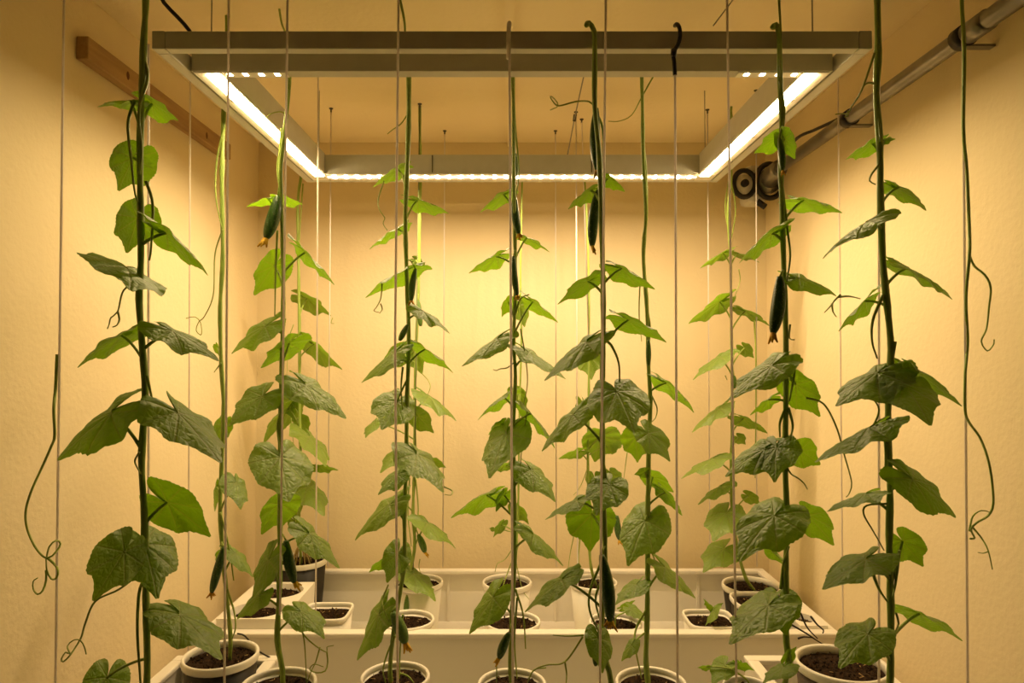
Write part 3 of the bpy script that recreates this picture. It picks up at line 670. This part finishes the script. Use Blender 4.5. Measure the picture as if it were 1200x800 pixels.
make_plant('potted_cucumber', 'tall cucumber vine nearest the right wall with its stem crossing the frame corner', 1.0,
    [(1027,-130),(1028,-10),(1029,60),(1027,110),(1031,170),(1032,240),(1035,310),(1041,370),(1044,410),(1041,470),(1041,520),(1043,575),(1042,640),(1044,720),(1043,800),(1038,860,.97)], .0048, .0048,
    leaves=[(1028,165,990,188,16,'b',185),(1033,165,1050,163,10,'b',190),(1047,215,1086,248,20,'b',245),(1025,252,963,305,15,'f',272),(1055,307,1117,352,13,'b',334),(1020,346,981,390,14,'b',360),(1034,432,978,478,52,'f',445),(1068,429,1129,478,20,'b',450),(1060,450,1091,500,62,'f',470),
     (1030,494,953,543,22,'f',520),(1060,553,1122,608,38,'f',575),(1022,575,968,600,16,'f',600),(1020,651,963,692,46,'f',675),(1057,633,1083,665,44,'b',690),(1068,713,1130,753,20,'b',752),(1018,741,982,785,60,'f',775)],
    tend=[[(1025,62),(1010,105),(998,125),(994,133),(986,133),(979,134)],[(1024,98),(1018,97),(1012,101),(1006,114)],[(994,130),(993,136),(990,137)],[(1031,192),(1022,203),(1019,212),(1026,216)],[(982,348),(995,347),(1008,350)],[(1040,590),(1016,592),(1012,602),(1022,620),(1029,632),(1036,645)],[(1018,510),(1030,480),(1016,460)],[(1050,718),(1053,730),(1049,740)]],
    vines=[[(1026,100),(1029,130),(1032,165)],[(1035,345),(1023,375),(1022,400),(1028,420)],[(1049,400),(1046,425)],[(1036,500),(1038,530),(1037,560)],[(1023,672),(1030,690),(1040,705)],[(1054,645),(1050,680),(1046,700)]],
    pot=(.44,.90,CZ-.68,.145,PW,PW,0,.0,.0))
# two thin bare shoots, each winding on its own cord
sv = thing('climbing_shoot', P(65, 455, 1.05), 'bare curling shoot leaving the far left cord with a looped end', 'shoot')
tendril(sv, [(67,415),(65,455),(63,480),(64,510),(60,523),(48,550),(36,577),(30,600),(32,620),(42,642),(55,654),(66,646),(71,637),(66,633),(58,640),(54,655)], 1.05, .0020, 'petiole', 'stem')
tendril(sv, [(55,653),(63,660),(68,668),(66,677),(60,678),(55,668),(54,655)], 1.055, .0016, 'petiole')
tendril(sv, [(54,668),(54,680),(50,692),(44,696),(39,690),(39,681),(44,677)], 1.055, .0014, 'petiole')
sv = thing('climbing_shoot', P(1130, 0, 1.05), 'bare green shoot winding down the far right cord with curling tips', 'shoot')
tendril(sv, [(1126,-90),(1127,0),(1130,60),(1129,150),(1133,200),(1136,270),(1136,300),(1132,350),(1134,400),(1131,440),(1131,480),(1136,495),(1148,512),(1157,535),(1162,560),(1164,590),(1158,604),(1145,612),(1138,620),(1142,630),(1137,631)], 1.05, .0026, 'stem', 'stem')
tendril(sv, [(1136,299),(1142,312),(1154,322),(1161,337),(1159,360),(1156,385),(1150,400),(1157,411),(1164,404),(1165,398)], 1.05, .0016, 'petiole')
tendril(sv, [(1136,622),(1140,605),(1150,598),(1160,600)], 1.05, .0013, 'petiole')
tendril(sv, [(1140,618),(1150,630),(1158,645),(1163,667)], 1.05, .0013, 'petiole')
tendril(sv, [(1158,646),(1152,648),(1146,647)], 1.05, .0009, 'petiole')

# ------------------------------------------------------------------ other pots
def lone_pot(name, label, x, y, zr, dia, body=PW, rim=PW, sq=0, leaves=(), group=None, taper=.74, stems=()):
    t = thing(name, (x, y, ZT + .0145), label, 'pot', group)
    make_pot(t, x, y, zr, dia, body, rim, sq, seed=int(x * 997 + y * 31), taper=taper)
    if leaves:
        st = [Vector((x, y, zr - .018)), Vector((x + .002, y, zr + .01)), P(*stems[0], y)] if stems else [Vector((x, y, zr - .018)), Vector((x, y, zr + .03))]
        MB().tube(smooth_path(st, .006), .0020, 7).build('stem', 'petiole', t)
        for i, s in enumerate(leaves): add_leaf(t, s, y, lambda py: st[-1], i)
    return t
lone_pot('plant_pot', 'white pot standing under the third front vine in the near row of the back trough', -.270, 1.79, CZ-.675, .137, group='white pots in the back trough')
lone_pot('plant_pot', 'white pot directly below the central vine in the near row of the back trough', .002, 1.80, CZ-.683, .145, group='white pots in the back trough')
lone_pot('plant_pot', 'white pot with a fruit tip over its soil right of centre in the back trough', .268, 1.79, CZ-.681, .136, leaves=[(738,712,757,729,16,'f',716),(728,712,745,703,9,'b',716)], stems=[(733,717)], group='white pots in the back trough')
lone_pot('square_pot', 'square white pot with a two leaved seedling in the right of the back trough', .517, 1.80, CZ-.676, .128, sq=.6, leaves=[(836,714,824,701,7,'b',715),(838,712,826,734,9,'f',715),(836,714,848,706,8,'b',715)], stems=[(836,716)])
lone_pot('square_pot', 'square white pot behind the low leaf of the second vine on the left', -.495, 1.84, CZ-.672, .128, sq=.7)
lone_pot('plant_pot', 'black pot with a thick white rim just before the tall black pot on the right', .668, 1.875, CZ-.655, .135, PB, PW, sq=.25)
lone_pot('plant_pot', 'large brown pot with a white rim in front by the right wall', .625, 1.31, CZ-.575, .168, 'pot_brown', PW)
lone_pot('seedling_pot', 'small white pot with a young cucumber seedling at the lower right edge', .487, 1.43, CZ-.678, .10, leaves=[(850,779,834,802,30,'f',782),(862,776,885,786,12,'b',782),(830,781,817,782,7,'b',784),(868,776,873,788,9,'b',782)], stems=[(858,784)])
lone_pot('plant_pot', 'black pot half hidden low in the left side trough at the picture edge', -.62, 1.27, CZ-.72, .145, PB, PB)
# twin and single hole planters
def planter(label, xa, xb, ya, yb, z1, holes):
    t = thing('cell_planter', ((xa + xb) / 2, (ya + yb) / 2, ZT + .0145), label, 'planter')
    bm = bmesh.new()
    n = 28; rings = []
    outer = [bm.verts.new((x, y, z1)) for x, y in ((xa, ya), (xb, ya), (xb, yb), (xa, yb))]
    low = [bm.verts.new((x + (.006 if x < (xa + xb) / 2 else -.006), y, ZT + .0145)) for x, y in ((xa, ya), (xb, ya), (xb, yb), (xa, yb))]
    for i in range(4): bm.faces.new((low[i], low[(i + 1) % 4], outer[(i + 1) % 4], outer[i]))
    edges = [bm.edges.get((outer[i], outer[(i + 1) % 4])) for i in range(4)]
    for hx, hy, rx, ry in holes:
        top = [bm.verts.new((hx + rx * math.cos(2 * math.pi * k / n), hy + ry * math.sin(2 * math.pi * k / n), z1)) for k in range(n)]
        bot = [bm.verts.new((hx + rx * .9 * math.cos(2 * math.pi * k / n), hy + ry * .9 * math.sin(2 * math.pi * k / n), z1 - .03)) for k in range(n)]
        edges += [bm.edges.new((top[k], top[(k + 1) % n])) for k in range(n)]
        for k in range(n): bm.faces.new((top[(k + 1) % n], top[k], bot[k], bot[(k + 1) % n]))
    bmesh.ops.triangle_fill(bm, use_beauty=True, use_dissolve=False, edges=edges)
    # drop the faces that fill the holes
    dead = [f for f in bm.faces if abs(f.calc_center_median().z - z1) < 1e-4 and any(all(((v.co.x - h[0]) / h[2]) ** 2 + ((v.co.y - h[1]) / h[3]) ** 2 < 1.02 for v in f.verts) for h in holes)]
    bmesh.ops.delete(bm, geom=dead, context='FACES_ONLY')
    bmesh.ops.recalc_face_normals(bm, faces=bm.faces)
    me = bpy.data.meshes.new('planter_body'); bm.to_mesh(me); bm.free(); me.materials.append(M['white'])
    o = bpy.data.objects.new('planter_body', me); COL.objects.link(o); o.parent = t; o.matrix_parent_inverse = parent_inv(t)
    for i, (hx, hy, rx, ry) in enumerate(holes):
        soil_mesh((hx, hy, z1 - .016), min(rx, ry) * .96, t, 0, i + 5)
    return t
planter('white planter with two round soil cells in the left corner of the back trough', -.745, -.578, 1.735, 2.02, CZ-.655, [(-.664, 1.80, .070, .060), (-.660, 1.945, .069, .062)])
planter('white one cell planter at the right end of the back trough', .725, .795, 1.735, 1.85, CZ-.672, [(.757, 1.79, .026, .032)])
# dry dark roots over the brown pot
dr = thing('dried_stalk', P(960, 745, 1.4), 'dark dried stalk lying over the soil of the brown pot', 'stalk')
for pts in ([(928,732),(945,742),(960,752),(975,760)], [(938,718),(946,735),(958,748)], [(950,722),(958,732),(965,738),(964,742)], [(935,748),(942,746),(952,747)]):
    MB().tube(smooth_path([P(a, b, 1.42) for a, b in pts], .006), lambda t: .0022 - .001 * t, 6).build('twig', 'black', dr)
dr = thing('irrigation_hose', P(312, 770, 1.56), 'thin dark hose arching out of the left side trough', 'hose')
MB().tube(smooth_path([P(278,742,1.55), P(287,745,1.55), P(300,760,1.56), P(312,768,1.57), P(322,772,1.58)], .006), .0018, 6).build('hose', 'black', dr)

# ------------------------------------------------------------------ cords
def cord(label, a, b, da, db, r=.0019, top='ceiling', bottom='bench', m='cord', mid=None):
    A = P(*a, da); B = P(*b, db)
    pts = [A] + ([P(*mid, (da + db) / 2)] if mid else []) + [B]
    if top == 'ceiling':
        u = (pts[0] - pts[1]); pts.insert(0, pts[0] + u * ((ZC - A.z) / u.z))
    if bottom == 'bench':
        u = (pts[-1] - pts[-2]); pts.append(pts[-1] + u * ((ZT + .002 - pts[-1].z) / u.z))
    t = thing('support_string', pts[-1], label, 'cord', 'plant support cords')
    MB().tube(pts, r, 8).build('cord', m, t)
    if top in ('ceiling', 'hook'):
        p = pts[0]; MB().lathe([(0, -.012), (.0025, -.012), (.0025, -.004), (.006, -.002), (.006, 0)], (p.x, p.y, min(p.z, ZC)), 12).build('ceiling_hook', 'screw', t)
    return t
cord('white cord hanging alone closest to the left wall', (75,0), (65,800), 1.06, 1.06)
cord('white cord tied at the left front corner of the frame', (174,52), (174,800), 1.083, 1.083, .0019, top='frame')
cord('thin cord against the left wall right of the leftmost vine', (223,95), (221,650), 1.55, 1.55, .0019)
cord('white cord in front of the slender left vine and the black pot', (268,0), (263,800), 1.05, 1.05, .0019)
cord('white cord entwined with the second vine from the left', (337,0), (328,720), 1.06, 1.34, .0019, bottom='free')
cord('white cord passing the inner edge of the left lamp down to the square pot', (373,87), (370,715), 1.62, 1.74, .0019)
cord('pale cord hanging behind the left end of the back lamp', (388,125), (384,664), 1.99, 2.215, .0020, bottom='free')
cord('white cord in front of the third vine from the left', (467,0), (466,800), 1.06, 1.06, mid=(463,400))
cord('dark green cord from the ceiling holding the thin rear vine', (492,120), (484,672), 1.955, 2.07, .0018, bottom='free', m='cord_green')
cord('pale cord behind the back lamp between third vine and centre', (521,185), (519,664), 2.19, 2.215, .0020, bottom='free')
c = cord('white cord clipped over the front rail at the centre', (597,50), (601,800), 1.078, 1.078, top='clip')
MB().tube(smooth_path([P(596,69,1.082), P(596,40,1.082), P(596.5,29,1.085), P(597,27,1.095), P(597,30,1.112)], .004), .0035, 8).build('rail_clip', 'cord', c)
cord('pale cord behind the back lamp right of centre', (651,185), (652,664), 2.19, 2.215, .0020, bottom='free')
cord('first of the paired pale cords behind the hooked vine', (675,130), (677,690), 2.02, 2.02, .0020, bottom='free')
cord('second of the paired pale cords behind the hooked vine, nearer its stem', (682,150), (690,400), 2.08, 2.04, .0020, bottom='free')
cord('white cord just right of the hooked vine with long fruits', (710,0), (703,800), 1.055, 1.055, mid=(706,400))
c = cord('white cord hanging from the black hook on the front rail', (791,85), (794,800), 1.083, 1.083, top='hook_', r=.002)
MB().tube(smooth_path([P(791,88,1.083), P(790,72,1.083), P(789,62,1.083), P(794,53,1.083), P(797,42,1.083), P(796,32,1.084), P(793,28.5,1.09), P(791,30,1.114)], .004), .0034, 8).build('rail_hook', 'black', c)
MB().tube([P(790,58,1.08), P(789,66,1.08)], .0048, 8).build('hook_knot', 'black', c)
cord('pale cord behind the right lamp from a ceiling hook', (829,125), (832,664), 2.0, 2.215, .0020, bottom='free')
cord('white cord in front of the rear right vine', (852,0), (863,800), 1.06, 1.06, mid=(858.5,480))
cord('pale cord passing the fan on the right', (886,95), (887,664), 1.85, 2.215, .0019, bottom='free')
cord('thin cord against the right wall between the two right vines', (982,95), (988,745), 1.62, 1.64, .0020)
cord('white cord tied at the right front corner of the frame', (1030,52), (1030,800), 1.083, 1.083, .0019, top='frame')
cord('white cord hanging alone closest to the right wall', (1128,0), (1134,800), 1.06, 1.06)
